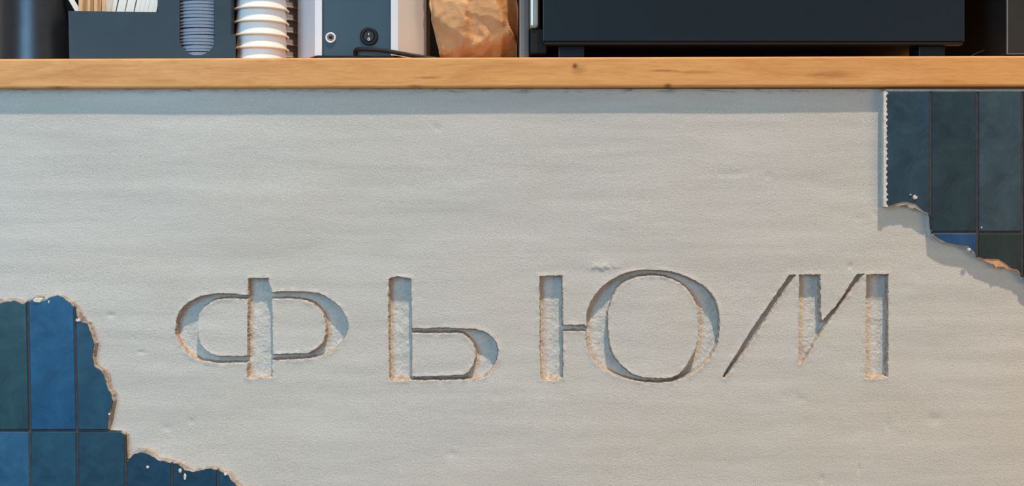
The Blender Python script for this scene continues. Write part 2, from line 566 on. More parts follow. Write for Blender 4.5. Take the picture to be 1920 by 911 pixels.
stem_foot = (GY > 690) & (((GX > 726) & (GX < 775)) | ((GX > 1008) & (GX < 1060)) | ((GX > 1618) & (GX < 1670)))
f = np.clip(sdall / (1.9 + 1.8 * lowness + 4.5 * lowness * stem_foot), 0, 1)
f = f * (2 - f) * 0.6 + f * 0.4
depth = f * LET_D * (0.96 + 0.10 * vnoise(GX / 14, GY / 14, 5) + 0.05 * vnoise(GX / 4, GY / 4, 6))
thin = (ncut == 4) & ((GX < 1494) | ((GX > 1541) & (GX < 1622)))
depth = np.where(thin, depth * 0.62, depth)      # the thin diagonals are cut less deep
# trowel relief, dents and scratches
relief = 0.0010 * vnoise(GX / 210, GY / 110, 3) + 0.0003 * vnoise(GX / 70, GY / 22, 4) + 0.00022 * vnoise(GX / 18, GY / 14, 8)
for (dx, dy, rx, ry, dz) in ((820, 240, 6, 5, .002), (1752, 787, 12, 9, .0022), (1481, 741, 16, 6, .0016), (1500, 748, 12, 4, .0016), (848, 851, 8, 5, .002), (1372, 326, 28, 3, .0015), (1645, 400, 7, 6, .002), (1665, 797, 5, 14, .0015), (1610, 410, 10, 4, .0015), (1130, 500, 26, 7, -.003), (1440, 330, 8, 4, .001), (1595, 500, 5, 5, .002), (312, 802, 8, 4, .002), (358, 789, 6, 4, .0018), (265, 660, 6, 4, .0016), (208, 591, 4, 4, .003), (932, 742, 6, 4, .001), (1540, 897, 7, 5, .0015), (1610, 880, 4, 8, .0015), (1722, 512, 8, 14, .0012)):
    relief += 0.6 * dz * (1 + 1.5 * vnoise(GX / 5, GY / 5, 21)) * np.exp(-(((GX - dx) / rx) ** 2 + ((GY - dy) / ry) ** 2))
ramp_edge = np.exp(-(np.clip(-sdall, 0, 50) / 6.0) ** 2)
relief -= 0.0012 * ramp_edge * (0.5 + 1.0 * vnoise(GX / 9, GY / 9, 9)) * (sdall < 0)
YY = relief + depth
VX = (GX - CXP) * S
VZ = CZ + (HYP - GY) * S
allV = np.stack([VX, YY, VZ], -1).reshape(-1, 3)
idx = np.arange(n_r * n_c).reshape(n_r, n_c)
quads = np.stack([idx[:-1, :-1], idx[1:, :-1], idx[1:, 1:], idx[:-1, 1:]], -1).reshape(-1, 4)
lab4 = ncut.reshape(-1)[quads]
fl = lab4.max(1)
dep4 = f.reshape(-1)[quads]
span = dep4.max(1) - dep4.min(1)
is_low = lowness.reshape(-1)[quads].mean(1) > 0.35
mi = np.zeros(len(quads), int)
mi[(span > 0.15)] = 1
mi[(span > 0.04) & is_low] = 2

def grid_mesh(name, sel, mats, parent=None, midx=None):
    q = quads[sel]
    used, inv = np.unique(q, return_inverse=True)
    v = allV[used]
    q = inv.reshape(-1, 4)
    lo, hi = v.min(0), v.max(0)
    org = np.array([(lo[0] + hi[0]) / 2, 0.0, lo[2]])
    v = v - org
    me = bpy.data.meshes.new(name)
    me.vertices.add(len(v)); me.vertices.foreach_set('co', v.reshape(-1))
    me.loops.add(len(q) * 4); me.loops.foreach_set('vertex_index', q.reshape(-1).astype(np.int32))
    me.polygons.add(len(q))
    me.polygons.foreach_set('loop_start', np.arange(0, len(q) * 4, 4, dtype=np.int32))
    me.polygons.foreach_set('loop_total', np.full(len(q), 4, dtype=np.int32))
    for m in mats:
        me.materials.append(m)
    if midx is not None:
        me.polygons.foreach_set('material_index', midx[sel].astype(np.int32))
    me.polygons.foreach_set('use_smooth', np.ones(len(q), bool))
    me.update(); me.validate()
    o = bpy.data.objects.new(name, me)
    COL.objects.link(o)
    place(o, tuple(org), parent)
    return o

wall = tag(grid_mesh('wall_front', fl == 0, [M['plaster']]), kind='structure')
for k, lb in enumerate(('engraved letter Ф with a round double bowl', 'engraved letter Ь', 'engraved letter Ю with a wide ring', 'engraved letter М with detached thin diagonals')):
    o = grid_mesh('engraved_letter', fl == k + 1, [M['recess'], M['cut']], wall, np.minimum(mi, 1))
    o['label'] = lb

# ------------------------------------------------------------------ structure: broken tile fields on the plaster
def resample(ctrl, step, amp, seed):
    """ctrl: (x, y, clay_offset, mortar_offset, jag). Closed outline -> glaze ring, clay ring, mortar ring (px)."""
    pts = []
    n = len(ctrl)
    for i in range(n):
        a, b = ctrl[i], ctrl[(i + 1) % n]
        L = math.hypot(b[0] - a[0], b[1] - a[1])
        m = max(1, int(L / step)) if (a[4] or b[4]) else 1
        for j in range(m):
            t = j / m
            pts.append([a[q] * (1 - t) + b[q] * t for q in range(5)])
    P = np.array(pts)
    nx = np.roll(P, -1, 0)[:, :2] - np.roll(P, 1, 0)[:, :2]
    nx /= np.linalg.norm(nx, axis=1, keepdims=True) + 1e-9
    area = 0.5 * np.sum(P[:, 0] * np.roll(P[:, 1], -1) - np.roll(P[:, 0], -1) * P[:, 1])
    N = np.stack([nx[:, 1], -nx[:, 0]], 1) * (1 if area > 0 else -1)
    s = np.arange(len(P)) * step
    j = P[:, 4:5]
    g = P[:, :2] + N * j * amp * (1.6 * vnoise(s / 9, s * 0 + seed, 1) + 2.2 * vnoise(s / 3.1, s * 0 + seed, 2))[:, None]
    c = g + N * (0.62 * P[:, 2] * (1 + 0.9 * vnoise(s / 8, s * 0 + seed, 3)) + P[:, 4] * 1.3 * vnoise(s / 3.3, s * 0 + seed, 7))[:, None]
    m_ = c + N * (0.7 * P[:, 3] * (1 + 1.4 * vnoise(s / 10, s * 0 + seed, 4)) + P[:, 4] * 1.2 * vnoise(s / 3.6, s * 0 + seed, 8))[:, None]
    return g, c, m_

def clip(poly, cell):
    """Sutherland-Hodgman, convex cell (any orientation)"""
    cen = np.mean(cell, 0)
    out = [tuple(p) for p in poly]
    m = len(cell)
    for i in range(m):
        a, b = cell[i], cell[(i + 1) % m]
        nrm = (b[1] - a[1], a[0] - b[0])
        sgn = 1 if nrm[0] * (cen[0] - a[0]) + nrm[1] * (cen[1] - a[1]) > 0 else -1
        ds = lambda p: sgn * (nrm[0] * (p[0] - a[0]) + nrm[1] * (p[1] - a[1]))
        inp, out = out, []
        for k in range(len(inp)):
            p, q = inp[k], inp[(k + 1) % len(inp)]
            dp, dq = ds(p), ds(q)
            if dp >= 0:
                out.append(p)
            if (dp >= 0) != (dq >= 0):
                t = dp / (dp - dq)
                out.append((p[0] + t * (q[0] - p[0]), p[1] + t * (q[1] - p[1])))
        if len(out) < 3:
            return []
    res = []
    for p in out:
        if not res or math.hypot(p[0] - res[-1][0], p[1] - res[-1][1]) > 0.15:
            res.append(p)
    if len(res) > 2 and math.hypot(res[0][0] - res[-1][0], res[0][1] - res[-1][1]) < 0.15:
        res.pop()
    return res if len(res) > 2 else []

def inset_ring(poly, cell, w):
    cen = np.mean(cell, 0)
    out = []
    for p in poly:
        x, y = p
        for i in range(len(cell)):
            a, b = cell[i], cell[(i + 1) % len(cell)]
            nrm = np.array((b[1] - a[1], a[0] - b[0])); nrm = nrm / np.linalg.norm(nrm)
            if np.dot(nrm, cen - np.array(a)) < 0: nrm = -nrm
            d = nrm[0] * (x - a[0]) + nrm[1] * (y - a[1])
            if d < w:
                x += nrm[0] * (w - d); y += nrm[1] * (w - d)
        out.append((x, y))
    return out

def to_xz(poly, Y):
    return [(lambda v: (v.x, v.z))(W(p[0], p[1], Y)) for p in poly]

def poly_area(p):
    return abs(0.5 * sum(p[i][0] * p[(i + 1) % len(p)][1] - p[(i + 1) % len(p)][0] * p[i][1] for i in range(len(p))))

YF = -TILE_T
trng = random.Random(5)
def make_tile(cell, g, c, mat, clay):
    pg = clip(g, cell)
    pc = clip(c, np.array(cell) + np.sign(np.mean(cell, 0) - np.array(cell)) * 0.8)
    if not pg or poly_area(pg) < 40:
        return None
    V, F, fm = [], [], []
    dy = trng.uniform(-0.0005, 0.0005)
    a, b, nf = prism_geo(to_xz(pg, YF), YF + dy, YF + 0.0016, ring=to_xz(inset_ring(pg, cell, 1.6), YF))
    # glaze: front ring on the surface, outer ring slightly behind -> soft pillowed edge
    V += a; F += b; fm += [0] * len(b)
    if pc:
        o0 = len(V)
        a, b, nf = prism_geo(to_xz(pc, YF), YF + 0.0014, YF + 0.0085)
        V += a; F += [[i + o0 for i in ff] for ff in b]; fm += [1] * len(b)
    o = mk('tile', V, F, [mat, clay], wall, fmat=fm)
    fix_normals(o)
    return o

TM = {k: tile_mat(k) for k in ((26, 62, 78), (16, 72, 116), (22, 66, 94), (30, 80, 118), (22, 60, 84), (18, 56, 84), (34, 62, 82), (28, 54, 68), (42, 68, 84), (24, 70, 116), (24, 46, 52))}
tmk = list(TM)

# left field
Lc = [(-420, 566, 3, 6, 1), (0, 568, 3, 6, 1), (26, 564, 3, 6, 1), (43, 570, 4, 5, 1), (49, 567, 4, 4, 1), (64, 560, 3, 5, 1), (76, 566, 3, 6, 1), (88, 561, 2, 4, 1), (107, 553, 1, 2, 1), (118, 559, 1, 3, 1), (129, 567, 2, 4, 1), (139, 576, 3, 5, 1), (143, 588, 8, 3, 1), (148, 602, 9, 4, 1), (163, 607, 5, 3, 1), (169, 625, 4, 3, 1), (176, 644, 3, 1, 1), (173, 668, 1, 1, 1), (176, 685, 2, 2, 1), (191, 697, 4, 4, 1), (200, 722, 5, 4, 1), (213, 752, 2, 1, 1), (206, 768, 1, 1, .6), (203, 782, 1, 0, .4), (202, 807.5, 1, 0, 0),
      (224, 809, 1, 1, .3), (234, 817, 3, 1, .5), (235.5, 840, 1, 0.5, .3), (236, 868, 1, 2, .4), (248, 854, 1, 3, 1), (264, 848, 5, 4, 1), (280, 853, 9, 3, 1), (294, 862, 4, 3, 1), (318, 868, 2, 4, 1), (334, 870, 2, 3, 1), (346, 882, 1, 4, 1), (365, 884, 1, 3, 1), (395, 878, 1, 4, 1), (412, 883, 2, 3, 1), (425, 890, 4, 3, 1), (440, 908, 4, 3, 1), (468, 928, 3, 4, 1), (500, 962, 3, 4, 1), (520, 1020, 3, 4, 1), (512, 1080, 3, 4, 1), (560, 1140, 3, 4, 1), (590, 1230, 3, 4, 1), (600, 1345, 1, 2, 0), (-420, 1345, 0, 0, 0)]
gL, cL, mL = resample(Lc, 2.6, 1.0, 3.3)
# right field: sawn left edge with teeth, then broken lower edge
teeth = []
y = 386.0
while y > 171.5:
    teeth.append((1664.5 + trng.uniform(-1, 1), y, 2.0, 2.0, 0.5))
    y -= 5.2
    teeth.append((1662.0 + trng.uniform(-1, 1), y, 1.0, 2.0, 0.5))
    y -= 5.2
Rc = [(2360, 171, 0, 0, 0), (2360, 760, 3, 4, 1), (2250, 700, 3, 4, 1), (2120, 640, 3, 4, 1), (2010, 585, 3, 4, 1), (1960, 545, 3, 4, 1), (1925, 528, 3, 2, 1), (1916, 516, 3, 2, 1), (1910, 505, 4, 2, 1), (1899, 504, 3, 2, 1), (1886, 494, 16, 1.5, .5), (1874, 486, 25, 1.5, .3), (1858, 485, 14, 1.5, .6), (1846, 485, 4, 1.5, 1), (1832, 480, 4, 1.5, 1), (1826, 470, 4, 2, 1), (1818, 462, 4, 2, 1), (1805, 460, 3, 1.5, 1), (1780, 456, 4, 1.5, 1), (1760, 447, 5, 1.5, 1), (1750, 439, 5, 2, .8), (1747, 425, 3.5, 2, .5), (1746, 408, 3, 2, .4), (1744, 402, 1, 1, .8), (1730, 394, 4, 1.5, .6), (1718, 383, 12, 1.5, .8), (1702, 378, 14, 1.5, .6), (1690, 379, 11, 1.5, .6), (1674, 384, 4, 1.5, .8)] + teeth + [(1664, 171, 4, 2, 0)]
gR, cR, mR = resample(Rc, 2.6, 0.9, 9.1)

def field(g, c, m_, cells, clay, mort, serr):
    # mortar bed behind the tiles, dark grout between them
    V, F, nf = prism_geo(to_xz(m_, YF), YF + 0.0085, 0.003)
    fix_normals(mk('mortar_bed', V, F, mort, wall))
    V, F, nf = prism_geo(to_xz(g, YF), YF + 0.0017, YF + 0.0085)
    fix_normals(mk('grout_bed', V, F, M['grout'], wall))
    for cell, col in cells:
        make_tile(np.array(cell), g, c, TM[col], M['tan_clay'] if col == (24, 46, 52) else clay)

def lx(base, y):            # slightly leaning joints of the left field
    return base + (max(min(y, 911), 560) - 808) * 0.022 * (1 if base < 200 else 0.0)

cells = []
seamsL = [-383, -295, -207, -119, -31.5, 56.3, 144.5, 235.3, 322.0, 408.3, 496.0, 584.0, 672.0]
rowsL = [(540, 806.0), (809.5, 1075.5), (1079, 1345)]
fixed = {(0, 4): (26, 62, 78), (0, 5): (16, 72, 116), (0, 6): (22, 66, 94), (1, 4): (30, 80, 118), (1, 5): (22, 66, 94), (1, 6): (22, 60, 84), (1, 7): (18, 56, 84), (1, 8): (18, 56, 84), (1, 9): (22, 66, 94)}
for r, (ya, yb) in enumerate(rowsL):
    for i in range(len(seamsL) - 1):
        col = fixed.get((r, i), tmk[(i * 5 + r * 3) % 6])
        a, b = seamsL[i], seamsL[i + 1]
        cells.append(([(lx(a, ya) + 1.7, ya), (lx(b, ya) - 1.7, ya), (lx(b, yb) - 1.7, yb), (lx(a, yb) + 1.7, yb)], col))
field(gL, cL, mL, cells, M['bisque'], M['mortar'], False)

cells = []
seamsR = [1650, 1745.2, 1832.8, 1917.5, 2005, 2092, 2180, 2268, 2360]
rowsR = [(171, 434.0), (437.5, 703.5), (707, 973)]
fixed = {(0, 0): (34, 62, 82), (0, 1): (28, 54, 68), (0, 2): (42, 68, 84), (0, 3): (34, 62, 82), (1, 1): (24, 70, 116), (1, 2): (24, 46, 52)}
for r, (ya, yb) in enumerate(rowsR):
    for i in range(len(seamsR) - 1):
        col = fixed.get((r, i), tmk[6 + (i + r) % 3])
        a, b = seamsR[i], seamsR[i + 1]
        cells.append(([(a + 1.8, ya), (b - 1.8, ya), (b - 1.8, yb), (a + 1.8, yb)], col))
field(gR, cR, mR, cells, M['bisque'], M['white_mortar'], True)

# sawn white edge of the right field
ed = [(1656.5, 388.0), (1656.5, 171.0)]
yy = 171.0
while yy < 386:
    ed += [(1661.5 + trng.uniform(-.8, .8), yy), (1665.0 + trng.uniform(-1.8, 1.2), yy + 4.0), (1661.8, yy + 6.5)]
    yy += trng.uniform(8.5, 12.5)
ed.append((1664, 388.0))
V, F, nf = prism_geo(to_xz(ed, YF), YF - 0.0006, 0.002)
fix_normals(mk('sawn_edge', V, F, M['white_mortar'], wall))
# white plaster splashes and chips left on the glaze
def chip(px, py, rx, ry, seed, mat):
    rr = random.Random(seed)
    n = 16
    out = [(px + rx * math.cos(2 * math.pi * i / n) * rr.uniform(.65, 1.15), py + ry * math.sin(2 * math.pi * i / n) * rr.uniform(.65, 1.15)) for i in range(n)]
    xz = to_xz(out, YF)
    inn = to_xz([(px + (a - px) * .7, py + (b - py) * .7) for a, b in out], YF)
    V, F, nf = prism_geo(xz, YF - 0.0016, YF + 0.0006, ring=inn)
    fix_normals(mk('plaster_chip', V, F, mat, wall))
for i, (a, b, c, d) in enumerate(((71, 563, 11, 5.5), (92, 566, 1.6, 4), (146, 600, 6, 4), (277, 875.5, 3.2, 3.2), (338, 882, 4, 6), (347, 894, 4, 8), (423, 889, 4, 3), (1716, 370, 5, 4.5), (1707, 365, 1.8, 1.6), (1840, 426.5, 2, 2.4), (1817, 468, 5, 3), (205, 776, 2.5, 2.5))):
    chip(a, b, c, d, i + 3, M['white_mortar'])

# ------------------------------------------------------------------ countertop
YC = -TOP_C
zt_l, zt_r = W(0, 110.0, YC).z, W(1920, 104.5, YC).z
zb_l, zb_r = W(0, 165.5, YC).z, W(1920, 161.5, YC).z
xl, xr = W(0, 0, YC).x, W(1920, 0, YC).x
def ztop(X):
    return zt_l + (zt_r - zt_l) * (X - xl) / (xr - xl)
def zbot(X):
    return zb_l + (zb_r - zb_l) * (X - xl) / (xr - xl)
V, F = bbox_geo(-1.24, 1.24, YC, 0.62, 0, 1, 0, 1)
bm = bmesh.new()
vv = [bm.verts.new((v.x, v.y, ztop(v.x) if v.z > .5 else zbot(v.x))) for v in V]
for ff in F:
    bm.faces.new([vv[i] for i in ff])
bmesh.ops.bevel(bm, geom=list(bm.edges), offset=0.0030, segments=3, profile=0.5, affect='EDGES')
bm.verts.index_update()
o = mk('countertop', [v.co.copy() for v in bm.verts], [[v.index for v in ff.verts] for ff in bm.faces], M['oak'])
bm.free()
tag(o, 'long oak countertop board running over the plaster counter front', 'countertop')

# ------------------------------------------------------------------ things on the countertop
def zt_px(px, Y):
    return ztop(W(px, 0, Y).x)

# --- black cylinder at the far left
cyl_Y = 0.075
c = W(72, 0, cyl_Y)
cr = 68 * S * (D + cyl_Y) / D
zt = ztop(c.x)
root = thing('black_canister', 'glossy black cylindrical canister at the left end of the countertop', 'canister', (c.x, cyl_Y, zt))
lathe('body', [(0.0005, 0.0), (cr - 0.004, 0.0), (cr, 0.003), (cr, 0.30), (cr - 0.003, 0.304), (0.0005, 0.304)], (c.x, cyl_Y, zt), M['black_gloss'], root, 64)
lathe('lid', [(0.0005, 0.304), (cr + 0.001, 0.304), (cr + 0.001, 0.318), (cr - 0.004, 0.322), (0.0005, 0.322)], (c.x, cyl_Y, zt), M['black_gloss'], root, 64)

# --- dispenser box for sticks and lids
YD = 0.012
zb = min(zt_px(128, YD), zt_px(441, YD))
def xzD(px, py): 
    v = W(px, py, YD); return (v.x, v.z)
slot_l, slot_r, slot_b = 336.5, 402.5, 104.0
rs = (slot_r - slot_l) / 2
zbase = zt_px(441, YD)
def base_pt(px):
    v = W(px, 0, YD); return (v.x, ztop(v.x) + 0.0003)
poly = [base_pt(130), base_pt(441), xzD(441, 64), xzD(432.5, 64), xzD(432.5, -170), xzD(slot_r, -170), xzD(slot_r, 74)]
for i in range(1, 12):
    a = math.pi * i / 12
    poly.append(xzD((slot_l + slot_r) / 2 + rs * math.cos(a), 74 + (slot_b - 74) * math.sin(a)))
poly += [xzD(slot_l, 74), xzD(slot_l, -170), xzD(296, -170), xzD(296, 22.5), xzD(128, 20.5)]
root = thing('lid_and_stick_dispenser', 'dark blue-grey box dispenser holding stir sticks and clear lids', 'dispenser', (W(285, 0, YD).x, YD + 0.06, zbase))
V, F, nf = prism_geo(poly, YD, YD + 0.004)
fix_normals(mk('front_panel', V, F, M['navy_panel'], root))
xa, xb = W(129, 0, YD).x, W(432.5, 0, YD).x
xm = W(296, 0, YD).x
zhi = W(0, -170, YD).z
zlo = W(0, 21, YD).z
Yb = YD + 0.105
box('side_panel', xa, xa + 0.004, YD + 0.004, Yb, ztop(xa) + 0.0004, zlo, M['navy_panel'], root, 0.0004, 1)
box('side_panel', xb - 0.004, xb, YD + 0.004, Yb, ztop(xb) + 0.0004, zhi, M['navy_panel'], root, 0.0004, 1)
box('divider', xm, xm + 0.004, YD + 0.004, Yb, ztop(xm) + 0.0006, zhi, M['navy_panel'], root, 0.0004, 1)
box('back_panel', xa, xb, Yb, Yb + 0.004, ztop(xb) + 0.0003, zhi, M['navy_panel'], root, 0.0004, 1)
box('bottom_panel', xa + 0.004, xb - 0.004, YD + 0.004, Yb, ztop(xb) + 0.0005, ztop(xb) + 0.0035, M['navy_panel'], root, 0.0004, 1)

ORD = 'first second third fourth fifth sixth seventh eighth ninth tenth eleventh twelfth thirteenth fourteenth fifteenth sixteenth seventeenth eighteenth nineteenth twentieth twenty-first twenty-second twenty-third twenty-fourth'.split()
# --- stack of clear lids showing through the slot
lr = 0.040
lc = W(369.5, 0, YD + 0.004)
LX, LY = lc.x, YD + 0.0030 + lr
pitch = 0.0049
lid_prof = [(0.0008, 0.0047), (0.030, 0.0047), (0.033, 0.0042), (0.0386, 0.0049), (0.0393, 0.0046), (0.0398, 0.0012), (0.0401, 0.0004), (0.0397, 0.0), (0.0390, 0.0040), (0.0330, 0.0036), (0.0008, 0.0041)]
z0 = ztop(LX) + 0.0035
proto = None
n_l = 24
for i in range(n_l):
    if proto is None:
        proto = lathe('clear_lid', lid_prof, (LX, LY, z0), M['clear'], None, 40)
        proto['group'] = 'clear lids stacked in the dispenser slot'
        proto['category'] = 'lid'
        l0 = proto.location.copy()
        ob = proto
    else:
        ob = copy_tree(proto, None, l0 + Vector((0, 0, i * pitch)))
    ob['label'] = 'clear plastic cup lid, %s from the bottom of the stack in the dispenser slot' % ORD[i]
    ob.rotation_euler = (math.radians(random.uniform(-1.2, 1.2)), math.radians(random.uniform(-.8, 1.2)), random.uniform(0, 6))

# --- stir sticks
def stick(px_b, px_t, Y, w, mat, label, group, lean=0.0, py_b=70, py_t=-150, name='stir_stick', thick=0.0016):
    a = W(px_b, py_b, Y); b = W(px_t, py_t, Y)
    b.y += lean
    d = (b - a); L = d.length; d.normalize()
    u = Vector((0, 1, 0)).cross(d).normalized()
    n = d.cross(u)
    V, F = bbox_geo(-w / 2, w / 2, -thick / 2, thick / 2, 0, L, 0.0004, 1)
    V = [a + u * v.x + n * v.y + d * v.z for v in V]
    o = fix_normals(mk(name, V, F, mat))
    return tag(o, label, 'stir stick', group)

srng = random.Random(21)
for i in range(13):
    px = 152 + i * 3.6
    stick(px, px + srng.uniform(-4, 10), YD + 0.016 + (i % 4) * 0.006 + srng.uniform(0, .003), srng.choice((0.0042, 0.0052, 0.006)), M['stick_wood'],
          'bare birch stir stick, %s from the left in the dispenser bin' % ORD[i], 'bare wooden stir sticks', py_b=100)
for i in range(12):
    px = 196 + i * 8.4
    stick(px - 16, px + 38 + srng.uniform(-3, 3), YD + 0.014 + (11 - i) * 0.0022, 0.0062, M['stick_white'],
          'paper-wrapped white stir stick, %s from the left among the leaning wrapped ones' % ORD[i], 'paper-wrapped stir sticks', py_b=100, thick=0.002)
stick(292.5, 294, YD + 0.02, 0.0026, M['stick_white'], 'thin white stick upright against the divider of the dispenser bin', None, py_b=100)
stick(169, 35, YD + 0.030, 0.0072, M['stick_white'], 'white stick leaning far out to the left over the black canister', None, py_b=60, py_t=-170, thick=0.002)

# --- paper cup stacks (upside down)
cup_prof = [(0.0370, 0.001), (0.0366, 0.003), (0.0290, 0.078), (0.0284, 0.0785), (0.0280, 0.074), (0.0005, 0.074), (0.0005, 0.0735), (0.0276, 0.0735), (0.0362, 0.003), (0.0366, 0.001)]
rim_prof = [(0.0386 + 0.0015 * math.cos(t), 0.0015 + 0.0015 * math.sin(t)) for t in [2 * math.pi * i / 10 for i in range(10)]]
def cup_stack(px, Y, n, body, rim, where, group, pitch):
    cX = W(px, 0, Y).x
    zt = ztop(cX)
    names = ['bottom', 'second', 'third', 'fourth', 'fifth', 'sixth', 'seventh', 'eighth', 'ninth']
    first = None
    for i in range(n):
        if first is None:
            first = thing('paper_cup', '', 'cup', (cX, Y, zt), group)
            lathe('cup_body', cup_prof, (cX, Y, zt), body, first, 56)
            lathe('rim', rim_prof, (cX, Y, zt), rim, first, 56, True)
            c_ = first
        else:
            c_ = copy_tree(first, None, Vector((cX, Y, zt + i * pitch)))
        pos = 'bottom cup' if i == 0 else 'top cup' if i == n - 1 else names[i] + ' cup from the bottom'
        c_['label'] = 'upside-down paper cup, ' + pos + ' of the ' + where
cup_stack(490, 0.055, 8, M['paper_cup'], M['paper_rim'], 'front cream stack', 'cream paper cups in the front stack', 0.0189)
cup_stack(528, 0.165, 8, M['cup_grey'], M['cup_grey_rim'], 'rear grey stack', 'grey paper cups in the rear stack', 0.0189)  # the rear cups are of grey paper

# --- white appliance with petrol panel
YA = 0.030
ax = W(668, 0, YA).x
azt = ztop(ax)
root = thing('white_appliance', 'white metal appliance with petrol-blue front panel and black rocker switch', 'appliance', (ax, YA + 0.05, azt))
zlow = W(0, 104.3, YA).z
ztopA = azt + 0.36
def flank(sgn, f_in, f_out, b_out):
    # plan section of the splayed side: front lip, slanted flank, back return
    xi, xo = W(f_in, 0, YA).x, W(f_out, 0, YA).x
    xbk = xo + sgn * 0.036
    sec = [(xi, YA), (xo, YA), (xbk, YA + 0.068), (xbk, YA + 0.15), (xbk - sgn * 0.003, YA + 0.15), (xbk - sgn * 0.003, YA + 0.070), (xo - sgn * 0.002, YA + 0.004), (xi, YA + 0.004)]
    n = len(sec)
    V = [Vector((x, y_, zlow)) for x, y_ in sec] + [Vector((x, y_, ztopA)) for x, y_ in sec]
    F = [[i, (i + 1) % n, (i + 1) % n + n, i + n] for i in range(n)]
    tr = tessellate_polygon([[Vector((x, y_, 0)) for x, y_ in sec]])
    F += [list(t) for t in tr] + [[i + n for i in t] for t in tr]
    fix_normals(mk('side_panel', V, F, M['white_metal'], root))
flank(-1, 603.5, 590.5, 558)
flank(1, 733.0, 746.0, 798)
xa, xb = W(603, 0, YA + 0.006).x, W(733.5, 0, YA + 0.006).x
fp = box('front_panel', xa - 0.001, xb + 0.001, YA + 0.0045, YA + 0.009, zlow - 0.002, ztopA, M['appliance_panel'], root, 0.0004, 1)
xw = W(590, 0, YA).x - 0.034
xe = W(746, 0, YA).x + 0.034
box('top_cover', xw, xe, YA + 0.004, YA + 0.15, ztopA, ztopA + 0.006, M['white_metal'], root, 0.002)
box('back_panel', xw, xe, YA + 0.146, YA + 0.15, zlow, ztopA, M['white_metal'], root, 0.0005, 1)
box('base', xa - 0.006, xb + 0.006, YA - 0.004, YA + 0.14, azt + 0.0015, zlow - 0.0002, M['black'], root, 0.0005, 1)

def disc_y(name, c, prof, mat, parent, seg=36, smooth=True):
    """lathe about the Y axis: prof = (radius, y offset)"""
    V, F = [], []
    n = len(prof)
    for i in range(seg):
        a = 2 * math.pi * i / seg
        for r, yy in prof:
            V.append(Vector((c[0] + r * math.cos(a), c[1] + yy, c[2] + r * math.sin(a))))
    for i in range(seg):
        k = (i + 1) % seg
        for j in range(n - 1):
            F.append([i * n + j, k * n + j, k * n + j + 1, i * n + j + 1])
    return fix_normals(mk(name, V, F, mat, parent, smooth))
YP = YA + 0.0045
sc_ = W(692, 68.5, YP)
u = S * (D + YP) / D
sw = disc_y('rocker_switch', sc_, [(17 * u, 0.0005), (17 * u, -0.0015), (15.5 * u, -0.003), (11.5 * u, -0.003), (10.8 * u, -0.0012), (0.0002, -0.0012)], M['black'], fp, smooth=False)
sw['label'] = 'round black rocker switch'
disc_y('rocker', sc_, [(9.8 * u, -0.001), (9.8 * u, -0.0024), (9.2 * u, -0.003), (0.0002, -0.003)], M['dark_box'], fp, smooth=False)
p1 = W(692, 64.5, YP)
o = box('on_mark', p1.x - 0.55 * u, p1.x + 0.55 * u, YP - 0.0034, YP - 0.0029, p1.z - 2.2 * u, p1.z + 2.2 * u, M['white_print'], fp, 0)
p2 = W(692, 73.8, YP)
ring = []
V, F = [], []
for i in range(24):
    a = 2 * math.pi * i / 24
    for r in (1.0, 0.58):
        V.append(Vector((p2.x + 2.3 * u * (r if r == 1 else .5) * math.cos(a), YP - 0.0033, p2.z + 3.0 * u * (r if r == 1 else .62) * math.sin(a))))
for i in range(24):
    j = (i + 1) % 24
    F.append([2 * i, 2 * j, 2 * j + 1, 2 * i + 1])
fix_normals(mk('off_mark', V, F, M['white_print'], fp))
jc = W(620.3, 71, YP)
o = disc_y('jack_socket', jc, [(10 * u, 0.0004), (10 * u, -0.0025), (9 * u, -0.0035), (7.2 * u, -0.0035), (6.4 * u, -0.0022)], M['white_metal'], fp)
o['label'] = 'bright ring around a small round socket'
disc_y('jack_core', jc, [(6.6 * u, -0.001), (6.4 * u, -0.0024), (3.6 * u, -0.0026), (3.2 * u, -0.0012), (0.0002, -0.0012)], M['grey_metal'], fp)
disc_y('jack_hole', jc, [(2.6 * u, -0.0005), (2.4 * u, -0.0022), (0.0002, -0.0022)], M['black'], fp)

# black power cable in front of the appliance
zc_ = azt
tag(tube('power_cable', [W(667, 106, YA + 0.001), W(666.5, 97, YA - 0.002), W(671, 92.5, YA - 0.006), W(690, 92.5, YA - 0.010), W(720, 95, YA - 0.014), W(750, 100, YA - 0.018), W(785, 106, YA - 0.020), W(830, 112, YA - 0.021), W(870, 113, YA - 0.018)], 0.0031, M['black']),
    'black power cable drooping in front of the white appliance', 'cable')

